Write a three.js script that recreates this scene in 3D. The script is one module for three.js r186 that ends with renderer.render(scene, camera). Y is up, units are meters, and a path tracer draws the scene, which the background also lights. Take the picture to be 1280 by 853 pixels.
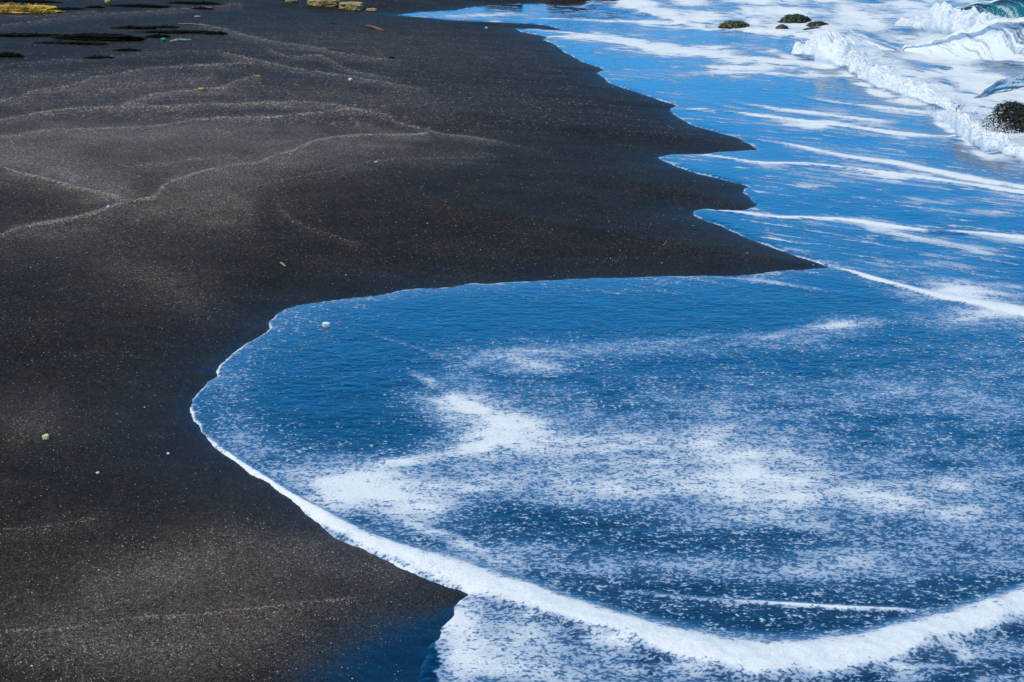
import * as THREE from 'three';
import { mergeGeometries, mergeVertices } from 'three/addons/utils/BufferGeometryUtils.js';

// ------------------------------------------------------------------ camera, sky, sun, exposure
const W0 = 1280, H0 = 853, CAM_H = 3.5, PITCH = 18 * Math.PI / 180, FOV = 25;
const FPX = (H0 / 2) / Math.tan(FOV * Math.PI / 360);
const scene = new THREE.Scene();
const camera = new THREE.PerspectiveCamera(FOV, W0 / H0, 0.1, 6000);
camera.position.set(0, CAM_H, 0);
camera.rotation.x = -PITCH;

const SKY_W = 512, SKY_H = 256, skyData = new Float32Array(SKY_W * SKY_H * 4);
for (let j = 0; j < SKY_H; j++) {
  const el = ((j + 0.5) / SKY_H - 0.5) * Math.PI, e = Math.max(0, Math.sin(el));
  const k = Math.exp(-e * 10), m = 1 / (1 + (e / 0.43) ** 6);
  for (let i = 0; i < SKY_W; i++) {
    const o = (j * SKY_W + i) * 4;
    skyData[o] = 0.015 + 0.035 * m + 0.34 * k;
    skyData[o + 1] = 0.090 + 0.80 * m - 0.26 * Math.exp(-e * 5);
    skyData[o + 2] = 0.20 + 2.45 * m - 1.8 * Math.exp(-e * 4.5);
    skyData[o + 3] = 1;
  }
}
const sky = new THREE.DataTexture(skyData, SKY_W, SKY_H, THREE.RGBAFormat, THREE.FloatType);
sky.mapping = THREE.EquirectangularReflectionMapping;
sky.magFilter = THREE.LinearFilter;
sky.needsUpdate = true;
scene.background = sky;
scene.environment = sky;

const sun = new THREE.DirectionalLight(new THREE.Color().setRGB(1, 0.93, 0.76), 3.5);
sun.position.set(-0.42 * 60, 0.80 * 60, 0.34 * 60 - 18);
sun.target.position.set(0, 0, -18);
sun.castShadow = true;
sun.shadow.mapSize.set(4096, 4096);
Object.assign(sun.shadow.camera, { left: -30, right: 30, top: 30, bottom: -30, near: 1, far: 160 });
scene.add(sun, sun.target);

const renderer = new THREE.WebGLRenderer({ antialias: true });
renderer.setSize(1024, 682);
renderer.toneMapping = THREE.LinearToneMapping;
renderer.toneMappingExposure = 1.0;
renderer.shadowMap.enabled = true;

// ------------------------------------------------------------------ helpers
function rng(seed) { let s = seed >>> 0; return () => { s = (s + 0x6D2B79F5) >>> 0; let t = s; t = Math.imul(t ^ (t >>> 15), t | 1); t ^= t + Math.imul(t ^ (t >>> 7), t | 61); return ((t ^ (t >>> 14)) >>> 0) / 4294967296; }; }
const clamp = (v, a = 0, b = 1) => v < a ? a : v > b ? b : v;
const sstep = (a, b, v) => { const t = clamp((v - a) / (b - a)); return t * t * (3 - 2 * t); };
const lerp = (a, b, t) => a + (b - a) * t;
const PERM = new Uint16Array(8192), HV = new Float32Array(4096);
{ const r = rng(77), p = [...Array(4096).keys()]; for (let i = 4095; i > 0; i--) { const j = Math.floor(r() * (i + 1)); [p[i], p[j]] = [p[j], p[i]]; } for (let i = 0; i < 8192; i++) PERM[i] = p[i & 4095]; for (let i = 0; i < 4096; i++) HV[i] = r(); }
const GX = new Float32Array(4096), GY = new Float32Array(4096);
{ const r = rng(5); for (let i = 0; i < 4096; i++) { const a = r() * Math.PI * 2; GX[i] = Math.cos(a); GY[i] = Math.sin(a); } }
const hash2 = (x, y) => HV[PERM[(PERM[x & 4095] + y) & 4095]];
function vn(x, y) {                                                  // value noise 0..1
  const xi = Math.floor(x), yi = Math.floor(y); let fx = x - xi, fy = y - yi;
  fx = fx * fx * (3 - 2 * fx); fy = fy * fy * (3 - 2 * fy);
  const a = hash2(xi, yi), b = hash2(xi + 1, yi), c = hash2(xi, yi + 1), d = hash2(xi + 1, yi + 1);
  return a + (b - a) * fx + (c - a + (a - b - c + d) * fx) * fy;
}
function gn(x, y) {                                                  // gradient noise about -0.7..0.7
  const xi = Math.floor(x), yi = Math.floor(y), fx = x - xi, fy = y - yi;
  const u = fx * fx * fx * (fx * (fx * 6 - 15) + 10), v = fy * fy * fy * (fy * (fy * 6 - 15) + 10);
  const P = PERM, x0 = P[xi & 4095], x1 = P[(xi + 1) & 4095];
  const a = P[(x0 + yi) & 4095], b = P[(x1 + yi) & 4095], c = P[(x0 + yi + 1) & 4095], d = P[(x1 + yi + 1) & 4095];
  const A = GX[a] * fx + GY[a] * fy, B = GX[b] * (fx - 1) + GY[b] * fy, C = GX[c] * fx + GY[c] * (fy - 1), D = GX[d] * (fx - 1) + GY[d] * (fy - 1);
  return lerp(lerp(A, B, u), lerp(C, D, u), v);
}
const fbm = (x, y, o = 4) => { let s = 0, a = 1; for (let i = 0; i < o; i++) { s += a * gn(x, y); x = x * 2.03 + 17.1; y = y * 2.03 + 9.7; a *= 0.5; } return s; };
function n3(x, y, z) { return gn(x + z * 0.71, y - z * 0.37) * 0.6 + gn(y + 31.7 + x * 0.2, z + 11.3) * 0.6 + gn(z + 7.1, x + 53.9 + y * 0.2) * 0.6; }
const f3 = (x, y, z, o = 4) => { let s = 0, a = 1; for (let i = 0; i < o; i++) { s += a * n3(x, y, z); x *= 2.1; y *= 2.1; z *= 2.1; a *= 0.5; } return s; };

// pixel of the photograph -> point on the beach: x to the right, d metres ahead of the viewpoint, at height y
const CP = Math.cos(PITCH), SP = Math.sin(PITCH);
function ground(px, py, y = 0) {
  const u = (px - W0 / 2) / FPX, v = (H0 / 2 - py) / FPX;
  const dy = v * CP - SP, dd = CP + v * SP, k = (y - CAM_H) / dy;
  return [u * k, dd * k];
}
const taken = {};
const numbered = n => { const k = taken[n] = (taken[n] ?? -1) + 1; return k ? `${n}_${String(k).padStart(3, '0')}` : n; };
function put(o, name, label, category, group, kind) {
  o.name = numbered(name); o.castShadow = o.receiveShadow = true;
  o.traverse(c => { c.castShadow = c.receiveShadow = true; });
  if (label) o.userData.label = label;
  if (category) o.userData.category = category;
  if (group) o.userData.group = group;
  if (kind) o.userData.kind = kind;
  scene.add(o); return o;
}

// ------------------------------------------------------------------ the waterline of the swash, traced and laid on the beach
const SHORE_PX = [[800, 0], [786, 2.5], [760, 4.5], [735, 6], [700, 5.5], [660, 4.5], [628, 5.5], [600, 7.5], [580, 10], [572, 12.5], [530, 14.5], [505, 17], [492, 18.5], [531, 22], [569, 25.5], [625, 28], [659, 29.5],
  [685, 32], [705, 37.5], [685, 37], [660, 35.5], [640, 36.5], [660, 42], [690, 47.5], [672, 48.5], [690, 53], [698, 60], [711, 69], [737, 81], [757, 87], [746, 92], [753, 97], [762, 104], [790, 113], [830, 127],
  [850, 134], [834, 137], [842, 143], [852, 149], [867, 157], [894, 165], [924, 173], [940, 181], [946, 187], [900, 190], [875, 193], [840, 193], [820, 196], [827, 201], [845, 208], [875, 218],
  [912, 227], [938, 234], [930, 240], [936, 247], [941, 257], [938, 263], [905, 264], [878, 262], [865, 263.5], [868, 268], [880, 274], [900, 283], [930, 296], [970, 312], [1010, 325], [1042, 335],
  [1000, 338], [960, 341], [920, 345], [860, 346], [800, 346], [740, 348], [680, 351], [640, 352.5], [615, 355], [590, 354], [565, 359], [540, 361], [500, 364], [470, 370], [430, 375], [400, 378], [370, 382], [352, 390], [338, 402],
  [333, 412], [318, 424], [300, 437], [286, 448], [272, 458], [270, 465], [274, 472], [262, 478], [250, 490], [243, 502], [239, 513], [241, 525], [248, 537], [258, 547], [270, 558], [285, 570],
  [305, 585], [330, 602], [355, 620], [380, 638], [400, 652], [420, 668], [445, 682], [470, 696], [500, 711], [530, 724], [560, 735], [588, 742], [575, 754], [561, 768], [550, 782], [541, 798], [535, 815], [530, 835], [524, 856], [518, 880], [512, 910]];
const LACE_PX = [[600, 738], [588, 743], [574, 754], [561, 768], [552, 780], [546, 790], [542, 802], [543, 815], [549, 830], [542, 843], [545, 856], [552, 880], [556, 910]];
const SH = SHORE_PX.map(p => ground(p[0], p[1]));
const POLY = [[-900, 2500], [260, 2500], [60, 400], [20, 90], [8, 48], ...SH, [-0.5, 4], [-0.4, 2], [-0.4, -40], [-900, -40]];
const SEG0 = 1, SEG1 = POLY.length - 2;                              // the water side of the outline
function shoreDist(x, d) {                                           // metres inland (+) or out over the water (-)
  let best = 1e9, inside = false;
  for (let i = 0, n = POLY.length, j = n - 1; i < n; j = i++) {
    const ax = POLY[j][0], ay = POLY[j][1], bx = POLY[i][0], by = POLY[i][1];
    if ((ay > d) !== (by > d) && x < (bx - ax) * (d - ay) / (by - ay) + ax) inside = !inside;
    if (i > SEG0 && i <= SEG1) {
      const ex = bx - ax, ey = by - ay, t = clamp(((x - ax) * ex + (d - ay) * ey) / (ex * ex + ey * ey));
      const qx = x - ax - ex * t, qy = d - ay - ey * t, q = qx * qx + qy * qy;
      if (q < best) best = q;
    }
  }
  best = Math.sqrt(best);
  return inside ? best : -best;
}
const landRise = s => s > 0 ? 0.42 * (1 - Math.exp(-s / 5)) : 0.084 * s;
function onSand(px, py) {                                            // the point of the sand that a pixel shows
  let y = 0, p;
  for (let k = 0; k < 14; k++) { p = ground(px, py, y); y = lerp(y, landRise(shoreDist(p[0], p[1])), 0.6); }
  return [p[0], p[1], y];
}

// ------------------------------------------------------------------ fan-shaped survey grid of the beach (finer close by)
const NR = 680, NC = 1200, A0 = 38 * Math.PI / 180, A1 = 4.3 * Math.PI / 180, T0 = -0.55, T1 = 0.55;
const rowA = i => A0 + (A1 - A0) * i / (NR - 1), rowD = i => CAM_H / Math.tan(rowA(i)), colT = j => T0 + (T1 - T0) * j / (NC - 1);
const toRow = d => (Math.atan2(CAM_H, d) - A0) / (A1 - A0) * (NR - 1), toCol = (x, d) => (x / d - T0) / (T1 - T0) * (NC - 1);
const PXC = (NC - 1) / ((T1 - T0) * FPX), PXR = (NR - 1) / ((A0 - A1) * FPX);   // survey cells per photograph pixel
const field = () => new Float32Array(NR * NC);
function look(f, x, d) {
  const r = clamp(toRow(d), 0, NR - 1.001), c = clamp(toCol(x, d), 0, NC - 1.001), i = r | 0, j = c | 0, u = c - j, v = r - i, k = i * NC + j;
  return (f[k] * (1 - u) + f[k + 1] * u) * (1 - v) + (f[k + NC] * (1 - u) + f[k + NC + 1] * u) * v;
}
// a streak laid along points [px, py, half width, strength]
function streak(f, pts, { sand = false, w = 3, a = 1, skew = 0 } = {}) {
  const q = pts.map(p => { const g = sand ? onSand(p[0], p[1]) : ground(p[0], p[1]); return [toCol(g[0], g[1]) / PXC, toRow(g[1]) / PXR, p[2] ?? w, p[3] ?? a]; });
  const cr = [];
  for (let i = 0; i < q.length - 1; i++) {
    const p0 = q[Math.max(0, i - 1)], p1 = q[i], p2 = q[i + 1], p3 = q[Math.min(q.length - 1, i + 2)];
    for (let k = 0; k < 6; k++) { const t = k / 6; cr.push(p1.map((_, m) => m < 2 ? 0.5 * (2 * p1[m] + (p2[m] - p0[m]) * t + (2 * p0[m] - 5 * p1[m] + 4 * p2[m] - p3[m]) * t * t + (3 * p1[m] - p0[m] - 3 * p2[m] + p3[m]) * t * t * t) : lerp(p1[m], p2[m], t))); }
  }
  cr.push(q[q.length - 1]);
  for (let s = 0; s < cr.length - 1; s++) {
    const [ax, ay, aw, aa] = cr[s], [bx, by, bw, ba] = cr[s + 1], R = 2.6 * Math.max(aw, bw), ex = bx - ax, ey = by - ay, L = ex * ex + ey * ey || 1e-9;
    const i0 = Math.max(0, Math.floor((Math.min(ay, by) - R) * PXR)), i1 = Math.min(NR - 1, Math.ceil((Math.max(ay, by) + R) * PXR));
    const j0 = Math.max(0, Math.floor((Math.min(ax, bx) - R) * PXC)), j1 = Math.min(NC - 1, Math.ceil((Math.max(ax, bx) + R) * PXC));
    for (let i = i0; i <= i1; i++) for (let j = j0; j <= j1; j++) {
      const x = j / PXC, y = i / PXR, t = clamp(((x - ax) * ex + (y - ay) * ey) / L), dx = x - ax - ex * t, dy = y - ay - ey * t;
      let w_ = lerp(aw, bw, t); if (skew && dy < 0 ? skew < 0 : skew > 0) w_ *= Math.abs(skew);
      const v = lerp(aa, ba, t) * Math.exp(-(dx * dx + dy * dy) / (w_ * w_));
      const k = i * NC + j; if (v > f[k]) f[k] = v;
    }
  }
}
function patch(f, list, sand = false) {
  for (const [px, py, rx, ry, a] of list) {
    const g = sand ? onSand(px, py) : ground(px, py), cx = toCol(g[0], g[1]), cy = toRow(g[1]), sx = rx * PXC, sy = ry * PXR;
    for (let i = Math.max(0, Math.floor(cy - sy * 2.6)); i <= Math.min(NR - 1, cy + sy * 2.6); i++) for (let j = Math.max(0, Math.floor(cx - sx * 2.6)); j <= Math.min(NC - 1, cx + sx * 2.6); j++)
      f[i * NC + j] += a * Math.exp(-(((i - cy) / sy) ** 2) - ((j - cx) / sx) ** 2);
  }
}

// distance to the waterline, with small fingers along it
const CR = (NR >> 1) + 1, CC = (NC >> 1) + 1, CS = new Float32Array(CR * CC);
for (let i = 0; i < CR; i++) { const d = rowD(Math.min(i * 2, NR - 1)); for (let j = 0; j < CC; j++) CS[i * CC + j] = shoreDist(colT(Math.min(j * 2, NC - 1)) * d, d); }
const coarse = (i, j) => { const a = i >> 1, b = j >> 1, u = (j & 1) / 2, v = (i & 1) / 2, k = a * CC + b; return (CS[k] * (1 - u) + CS[k + 1] * u) * (1 - v) + (CS[k + CC] * (1 - u) + CS[k + CC + 1] * u) * v; };
const S = field(), LACE = field();
const NOEDGE = field(); streak(NOEDGE, [[586, 746, 8], [561, 768, 10], [541, 798, 12], [530, 835, 14], [512, 910, 16]], { a: 1.3 });
streak(LACE, [[938, 234, 6], [936, 247, 6], [941, 257, 6]], { a: 0.6 });
for (let i = 0; i < NR; i++) { const d = rowD(i); for (let j = 0; j < NC; j++) {
  const k = i * NC + j, x = colT(j) * d; let s = coarse(i, j);
  if (Math.abs(s) < 0.6) { const am = 1 + 3 * LACE[k]; s += 0.06 * clamp(NOEDGE[k]) * fbm(x * 2.5, d * 4, 2) + am * (0.05 * fbm(x * 1.6, d * 1.6, 2) + 0.016 * fbm(x * 5, d * 5, 2) + 0.008 * gn(x * 24 + 3, d * 24) + 0.022 * LACE[k] * gn(x * 9, d * 34)); }
  S[k] = s;
} }

// foam cover of the water, 0..1
const FOAM = field(), BAND = field(), LINES = field(), VEIL = field();
const band = [[236, 506, 2.5, .6], [246, 536, 3, .8], [280, 567, 4, .9], [330, 602, 5], [385, 638, 7], [450, 675, 10], [510, 700, 13], [560, 716, 17], [605, 733, 18], [660, 750, 16], [720, 769, 14], [780, 787, 14], [840, 805, 17], [900, 820, 20], [960, 829, 23], [1020, 827, 22], [1080, 817, 20], [1140, 802, 20], [1200, 784, 20], [1260, 764, 18], [1330, 742, 18], [1420, 715, 20]];
streak(BAND, band.map(p => [p[0], p[1], p[2] * 1.3, p[3] ?? 1.0]));
for (const l of [
  [[1036, 333, 1.5, .7], [1070, 343, 3], [1100, 352, 4], [1160, 368, 5], [1220, 380, 6], [1280, 391, 8], [1400, 415, 10]],
  [[864, 263, 1.5, .8], [880, 262, 1.8], [927, 267, 2.2], [974, 273, 2.4], [1021, 274, 2.5], [1067, 277, 2.6], [1114, 284, 3], [1161, 290, 3], [1224, 293, 2.6], [1280, 298, 2.5], [1400, 308, 3]],
  [[1085, 288, 5, .4], [1130, 296, 8, .6], [1180, 306, 9, .7], [1240, 318, 9, .5]],
  [[820, 195.5, 1.3, .7], [880, 195, 1.6], [942, 204, 1.8], [1005, 206, 2], [1067, 212, 2.2], [1130, 220, 2.5], [1192, 229, 2.5], [1249, 237, 3], [1340, 250, 3]],
  [[911, 168, 1.5, .5], [958, 176, 2, .6], [1011, 187, 3], [1067, 198, 4], [1114, 204, 4.5], [1161, 213, 4.5], [1208, 223, 4], [1270, 234, 4], [1340, 246, 5]],
  [[834, 136.5, 1.2, .7], [880, 138, 1.4], [912, 141, 1.6], [987, 150, 2], [1062, 159, 2.4], [1137, 169, 2.4], [1194, 173, 2]],
  [[900, 126, 2, .3], [931, 131, 3, .7], [987, 139, 3.4], [1044, 146, 3.6], [1100, 152, 3, .7], [1150, 158, 3, .3]],
  [[1000, 121, 1.5, .4], [1025, 126, 2], [1062, 131, 2], [1119, 137, 2.2], [1170, 143, 2]],
  [[740, 50, 2, .4], [800, 56, 4], [856, 64, 5], [912, 71, 5], [980, 78, 4], [1040, 86, 3]],
  [[800, 32, 1.5, .6], [880, 37, 1.5], [950, 42, 1.5], [987, 45, 1.5], [1025, 49, 1.5]],
  [[660, 24, 1.3, .7], [690, 24, 1.8], [737, 26, 2], [812, 28, 2], [880, 34, 2]],
  [[675, 48, 1, .6], [700, 47, 2], [756, 51, 3], [812, 60, 3.5], [880, 68, 3.5], [930, 76, 3, .4]],
  [[638, 36.5, 1, .8], [685, 39.5, 2], [737, 45, 2.4], [794, 52, 3], [850, 58, 3, .6]],
  [[744, 737, 2.5, .25], [800, 744, 3, .45], [840, 749, 3.2, .6], [950, 757, 3.4, .8], [1053, 763, 3.4, .85], [1129, 766, 3, .8], [1163, 770, 2, .3]],
  [[1040, 675, 3, .2], [1090, 678, 4, .5], [1150, 682, 4, .4], [1200, 690, 3, .2]],
  [[800, 344, 1.5, .3], [900, 348, 2.5, .5], [960, 354, 3, .6], [1010, 362, 3, .5], [1060, 367, 3, .3]],
  [[430, 411, 1.2, .15], [455, 418, 1.6, .3], [490, 427, 2, .36], [530, 441, 3, .38], [575, 462, 8, .4], [600, 490, 12, .4]],
  [[820, 116, 1.5, .3], [880, 128, 2, .5], [960, 143, 3, .4]],
  [[760, 88, 1, .5], [790, 96, 1.5, .4], [860, 104, 2, .3]],
]) { const farOut = l[0][1] < 340; streak(LINES, l.map(p => farOut ? [p[0], p[1], p[2] * 0.72, p[3] ?? 1] : p)); if (farOut) streak(VEIL, l.map(p => [p[0] + 6, p[1] + p[2] * 1.6, p[2] * 3.2 + 2, 0.55 * (p[3] ?? 1) * clamp((p[0] - l[0][0]) / 160)])); }
streak(VEIL, [[960, 62, 5, .3], [1000, 78, 8, .7], [1040, 88, 8, .8], [1070, 102, 7, .8], [1110, 123, 6, .7], [1156, 134, 6, .6], [1170, 150, 7, .7], [1200, 174, 8, .8], [1232, 196, 8, .8], [1290, 210, 8, .8]]);
const SILK = field();                                                // silky drifts of lather
for (const l of [
  [[505, 462, 5, .3], [540, 482, 10, .6], [575, 505, 14, .85], [620, 528, 17, .95], [670, 545, 16, .8], [730, 552, 16, .6], [820, 548, 16, .55], [900, 545, 14, .35]],
  [[640, 548, 16, .8], [580, 566, 15, .75], [510, 578, 14, .7], [440, 586, 12, .6], [390, 596, 10, .45]],
  [[395, 600, 8, .5], [440, 618, 12, .65], [500, 648, 14, .72], [560, 676, 14, .72], [620, 698, 12, .65], [700, 712, 8, .5], [780, 722, 6, .3]],
  [[560, 470, 8, .3], [600, 452, 10, .5], [650, 445, 10, .5], [720, 436, 8, .45], [800, 432, 7, .4]],
  [[660, 600, 14, .5], [760, 606, 16, .55], [860, 600, 16, .5], [980, 606, 14, .4], [1080, 618, 12, .35]],
  [[900, 436, 5, .3], [960, 424, 7, .5], [1030, 410, 9, .65], [1080, 406, 8, .6], [1140, 404, 6, .35], [1200, 402, 5, .2]],
  [[1000, 650, 8, .3], [1080, 640, 12, .45], [1180, 650, 14, .45], [1280, 660, 14, .45]],
  [[1120, 470, 6, .2], [1200, 500, 12, .35], [1290, 530, 14, .4]],
  [[590, 840, 14, .5], [660, 815, 16, .6], [720, 820, 16, .55], [800, 845, 16, .6]],
]) streak(SILK, l);
patch(FOAM, [
  // near lobe: the bright veil, the paler right-hand side, the darker windows
  [615, 535, 85, 38, .62], [555, 500, 46, 34, .40], [480, 594, 85, 30, .52], [745, 560, 170, 36, .32], [840, 550, 110, 28, .12], [900, 604, 240, 48, .28], [540, 640, 100, 28, .48], [430, 620, 60, 24, .30],
  [700, 612, 140, 24, .16], [1055, 408, 50, 11, .36], [960, 426, 70, 13, .28], [780, 434, 120, 15, .28], [640, 452, 70, 22, .34], [1150, 402, 80, 9, .16], [1000, 520, 300, 60, .22], [1160, 625, 220, 60, .26],
  [1240, 480, 220, 90, .22], [1150, 708, 180, 22, .22], [810, 712, 180, 12, .26], [640, 696, 80, 20, .34], [1000, 690, 400, 80, .12], [780, 470, 300, 60, .10],
  [606, 640, 58, 16, -.26], [700, 652, 90, 16, -.18], [960, 684, 210, 16, -.14], [900, 782, 110, 14, -.1], [820, 740, 200, 12, -.08], [1170, 587, 40, 10, -.2], [850, 452, 80, 12, -.10], [1090, 456, 150, 12, -.1],
  [600, 366, 330, 10, .10], [290, 490, 34, 60, .12], [330, 566, 60, 34, .16], [400, 400, 70, 22, .10], [390, 606, 60, 26, .14],
  // the lobe in front of the thick band
  [640, 806, 100, 50, .42], [700, 850, 160, 36, .36], [900, 865, 150, 18, .5], [1210, 822, 140, 26, .34], [575, 805, 34, 70, .42], [750, 800, 36, 8, -.3], [690, 775, 50, 7, -.2], [1230, 840, 60, 12, -.12],
  // upper lobes: soft veils drawn out to the right
  [1150, 334, 90, 14, .32], [1225, 364, 90, 15, .48], [1250, 268, 70, 10, .32], [1090, 236, 100, 10, .14], [1180, 256, 80, 10, .24], [1240, 308, 50, 4, -.2], [1230, 327, 60, 5, -.2], [1150, 188, 120, 8, -.1],
  [1030, 152, 110, 12, .22], [1100, 120, 80, 8, .22], [900, 97, 120, 9, .20], [860, 62, 100, 8, .34], [950, 84, 80, 7, .30], [760, 46, 70, 7, .32], [970, 60, 70, 8, .16], [860, 120, 60, 6, .12],
  [600, 21, 100, 5, .45], [690, 12, 70, 5, .25], [900, 190, 60, 10, .08], [940, 290, 70, 12, .10], [880, 205, 50, 8, .10], [1010, 300, 110, 12, .10], [1030, 225, 80, 10, .10], [960, 170, 50, 8, .1],
]);
// the white sea behind the broken waves
const SEA = field();
const seaPoly = [[735, 6], [800, 20], [840, 29], [880, 37], [950, 43], [1015, 50], [1010, 66], [1045, 80], [1075, 100], [1110, 117], [1156, 128], [1195, 138], [1180, 150], [1210, 168], [1235, 190], [1285, 203], [1400, 222]].map(p => ground(p[0], p[1]));
const seaRing = [[7, 48], ...seaPoly, [14, 10], [60, 48]];
function ringDist(ring, x, d) {
  let best = 1e9, ins = false;
  for (let i = 0, n = ring.length, j = n - 1; i < n; j = i++) {
    const ax = ring[j][0], ay = ring[j][1], bx = ring[i][0], by = ring[i][1];
    if ((ay > d) !== (by > d) && x < (bx - ax) * (d - ay) / (by - ay) + ax) ins = !ins;
    const ex = bx - ax, ey = by - ay, t = clamp(((x - ax) * ex + (d - ay) * ey) / (ex * ex + ey * ey)), qx = x - ax - ex * t, qy = d - ay - ey * t;
    best = Math.min(best, qx * qx + qy * qy);
  }
  return ins ? Math.sqrt(best) : -Math.sqrt(best);
}
for (let i = Math.floor(toRow(13)); i < NR; i++) { const d = rowD(i); for (let j = NC >> 1; j < NC; j++) {
  const x = colT(j) * d, r = ringDist(seaRing, x, d);
  SEA[i * NC + j] = sstep(-0.25, 0.25, r + 0.5 * fbm(x * 1.3, d * 1.3, 3));
} }

// the froth sheet in front of the thick band, with a lacy rim
const laceW = LACE_PX.map(p => ground(p[0], p[1])), laceRing = [...laceW, [-0.4, 3.5], [9, 3.5], [9, 6], ...[[1500, 690], [1260, 764], [1080, 817], [960, 829], [840, 805], [720, 769], [640, 745]].map(p => ground(p[0], p[1]))];
const LOBE = field();
for (let i = 0; i < toRow(8); i++) { const d = rowD(i); for (let j = 0; j < NC; j++) { const x = colT(j) * d; if (x < -0.9) continue;
  const r = ringDist(laceRing, x, d) + 0.035 * fbm(x * 9, d * 20, 3) + 0.02 * gn(x * 16, d * 55); LOBE[i * NC + j] = sstep(-0.004, 0.012, r); } }
// pale grit of the sand and its wetness
const GRIT = field(), WASH = field(), WET = field(), STEP = field();
for (const [w, a, l] of [
  [1.8, 1.0, [[-30, 200], [0, 210], [20, 217], [60, 227], [100, 237], [140, 245], [160, 252]]],
  [2.8, .75, [[-40, 303], [0, 295], [15, 288], [40, 281], [80, 274], [110, 268], [135, 260], [158, 252]]],
  [1.8, .9, [[158, 252], [191, 247], [204, 234], [219, 225], [245, 216], [271, 209], [297, 205], [324, 202], [342, 194], [370, 187], [393, 177], [418, 172], [455, 169], [497, 169], [534, 167]]],
  [1.5, .75, [[-40, 176], [0, 172], [30, 168], [60, 163], [120, 160], [180, 158], [210, 155], [245, 149], [290, 147], [342, 147], [379, 143], [412, 140], [435, 137]]],
  [1.3, .75, [[-40, 152], [0, 149], [25, 146], [60, 139], [110, 135], [170, 134], [220, 133], [270, 130], [300, 130], [370, 128], [412, 130], [435, 135], [460, 139], [488, 146], [494, 153], [525, 160], [553, 167], [581, 170], [610, 175], [638, 181, 1.3, .3], [700, 195, 1, .1]]],
  [1.5, .7, [[152, 132], [178, 124], [196, 117], [232, 113], [258, 110], [278, 109], [291, 103], [320, 95]]],
  [1.5, .6, [[-20, 127], [0, 125], [25, 120], [40, 113], [60, 111], [95, 105], [117, 96], [140, 94], [172, 87], [230, 82], [275, 80], [320, 78]]],
  [1.1, .7, [[250, 30], [277, 36], [319, 47], [356, 54], [397, 60], [442, 69], [500, 76, 1, .3]]],
  [1.3, .7, [[281, 66], [319, 75], [375, 86], [424, 94], [480, 103], [530, 112, 1.3, .3]]],
  [1.0, .6, [[337, 62], [355, 70], [372, 71], [400, 70], [420, 80], [450, 90], [500, 100, 1, .2]]],
  [1.0, .4, [[152, 210], [193, 205], [245, 198], [296, 192]]],
  [1.0, .35, [[348, 257], [362, 271], [382, 282], [404, 289], [421, 295], [446, 305]]],
  [2.2, .3, [[300, 243], [328, 232], [365, 223], [412, 213], [469, 202], [525, 199], [581, 199], [620, 197, 2, .1]]],
  [2.6, .45, [[-30, 792], [0, 790], [78, 787], [125, 779], [175, 773], [234, 771], [281, 765], [344, 760], [400, 754], [450, 748, 3, .2]]],
  [3, .3, [[-20, 662], [0, 660], [37, 659], [78, 653], [110, 649], [140, 646, 3, .05]]],
  [1.0, .5, [[-20, 34], [0, 32], [80, 22], [160, 16], [240, 10], [300, 5]]],
  [0.9, .35, [[0, 80], [60, 76], [120, 72], [190, 66], [280, 63]]],
  [0.9, .3, [[0, 92], [60, 96], [110, 90], [150, 82]]],
  [0.9, .4, [[0, 20], [60, 19], [120, 15]]],
]) { streak(GRIT, l.map(p => [p[0], p[1], (p[2] ?? w) * 0.8, p[3] ?? a]), { sand: true }); streak(WASH, l.map(p => [p[0], p[1] + w * 2, w * 3.6, (p[3] ?? a) * 0.3]), { sand: true }); }
for (const [w, a, l] of [
  [22, .4, [[0, 196], [60, 212], [110, 228], [150, 242]]], [10, .22, [[0, 185], [40, 185]]], [20, .26, [[170, 262], [300, 262], [230, 225], [330, 205], [420, 185], [500, 178]]], [13, .26, [[60, 169], [200, 166], [330, 158]]],
  [10, .2, [[20, 292], [90, 283], [150, 266]]], [14, .16, [[320, 190], [400, 168], [460, 160]]], [9, .16, [[90, 112], [180, 102], [260, 96]]], [34, .20, [[120, 730], [260, 700], [400, 690], [480, 705]]], [40, .14, [[40, 810], [200, 810], [350, 790]]], [20, .12, [[20, 540], [60, 510]]],
  [22, .10, [[160, 340], [250, 380]]], [12, .1, [[330, 220], [480, 195], [600, 190]]],
]) streak(WASH, l, { sand: true, w, a });
const DRY = field(), FILM = field();
streak(FILM, [[592, 742, 4, 1], [566, 772, 16, 1.1], [536, 800, 34, 1.25], [505, 830, 54, 1.3], [475, 865, 74, 1.3], [440, 915, 90, 1.3]], { sand: true });
patch(DRY, [[80, 185, 200, 50, .8], [330, 180, 180, 34, .6], [200, 115, 320, 26, .6], [100, 300, 160, 30, .3], [260, 240, 130, 25, .35], [300, 740, 240, 70, .5], [100, 800, 250, 60, .45], [450, 60, 250, 30, .35], [500, 130, 160, 30, .25], [30, 520, 80, 30, .25], [170, 350, 120, 40, .2]], true);
streak(STEP, [[-30, 200], [0, 210], [20, 217], [60, 227], [100, 237], [140, 245], [160, 252]], { sand: true, w: 3 });
streak(WET, [[590, 743, 6, .6], [566, 770, 16, .8], [536, 798, 36, .95], [505, 828, 58, 1], [475, 862, 80, 1], [440, 910, 96, 1]], { sand: true });
streak(WET, [[236, 475, 12, .2], [225, 515, 16, .26], [240, 545, 12, .22], [275, 580, 8, .2]], { sand: true });
streak(WET, [[330, 405, 8, .25], [290, 430, 9, .25], [250, 465, 9, .3]], { sand: true });

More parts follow.
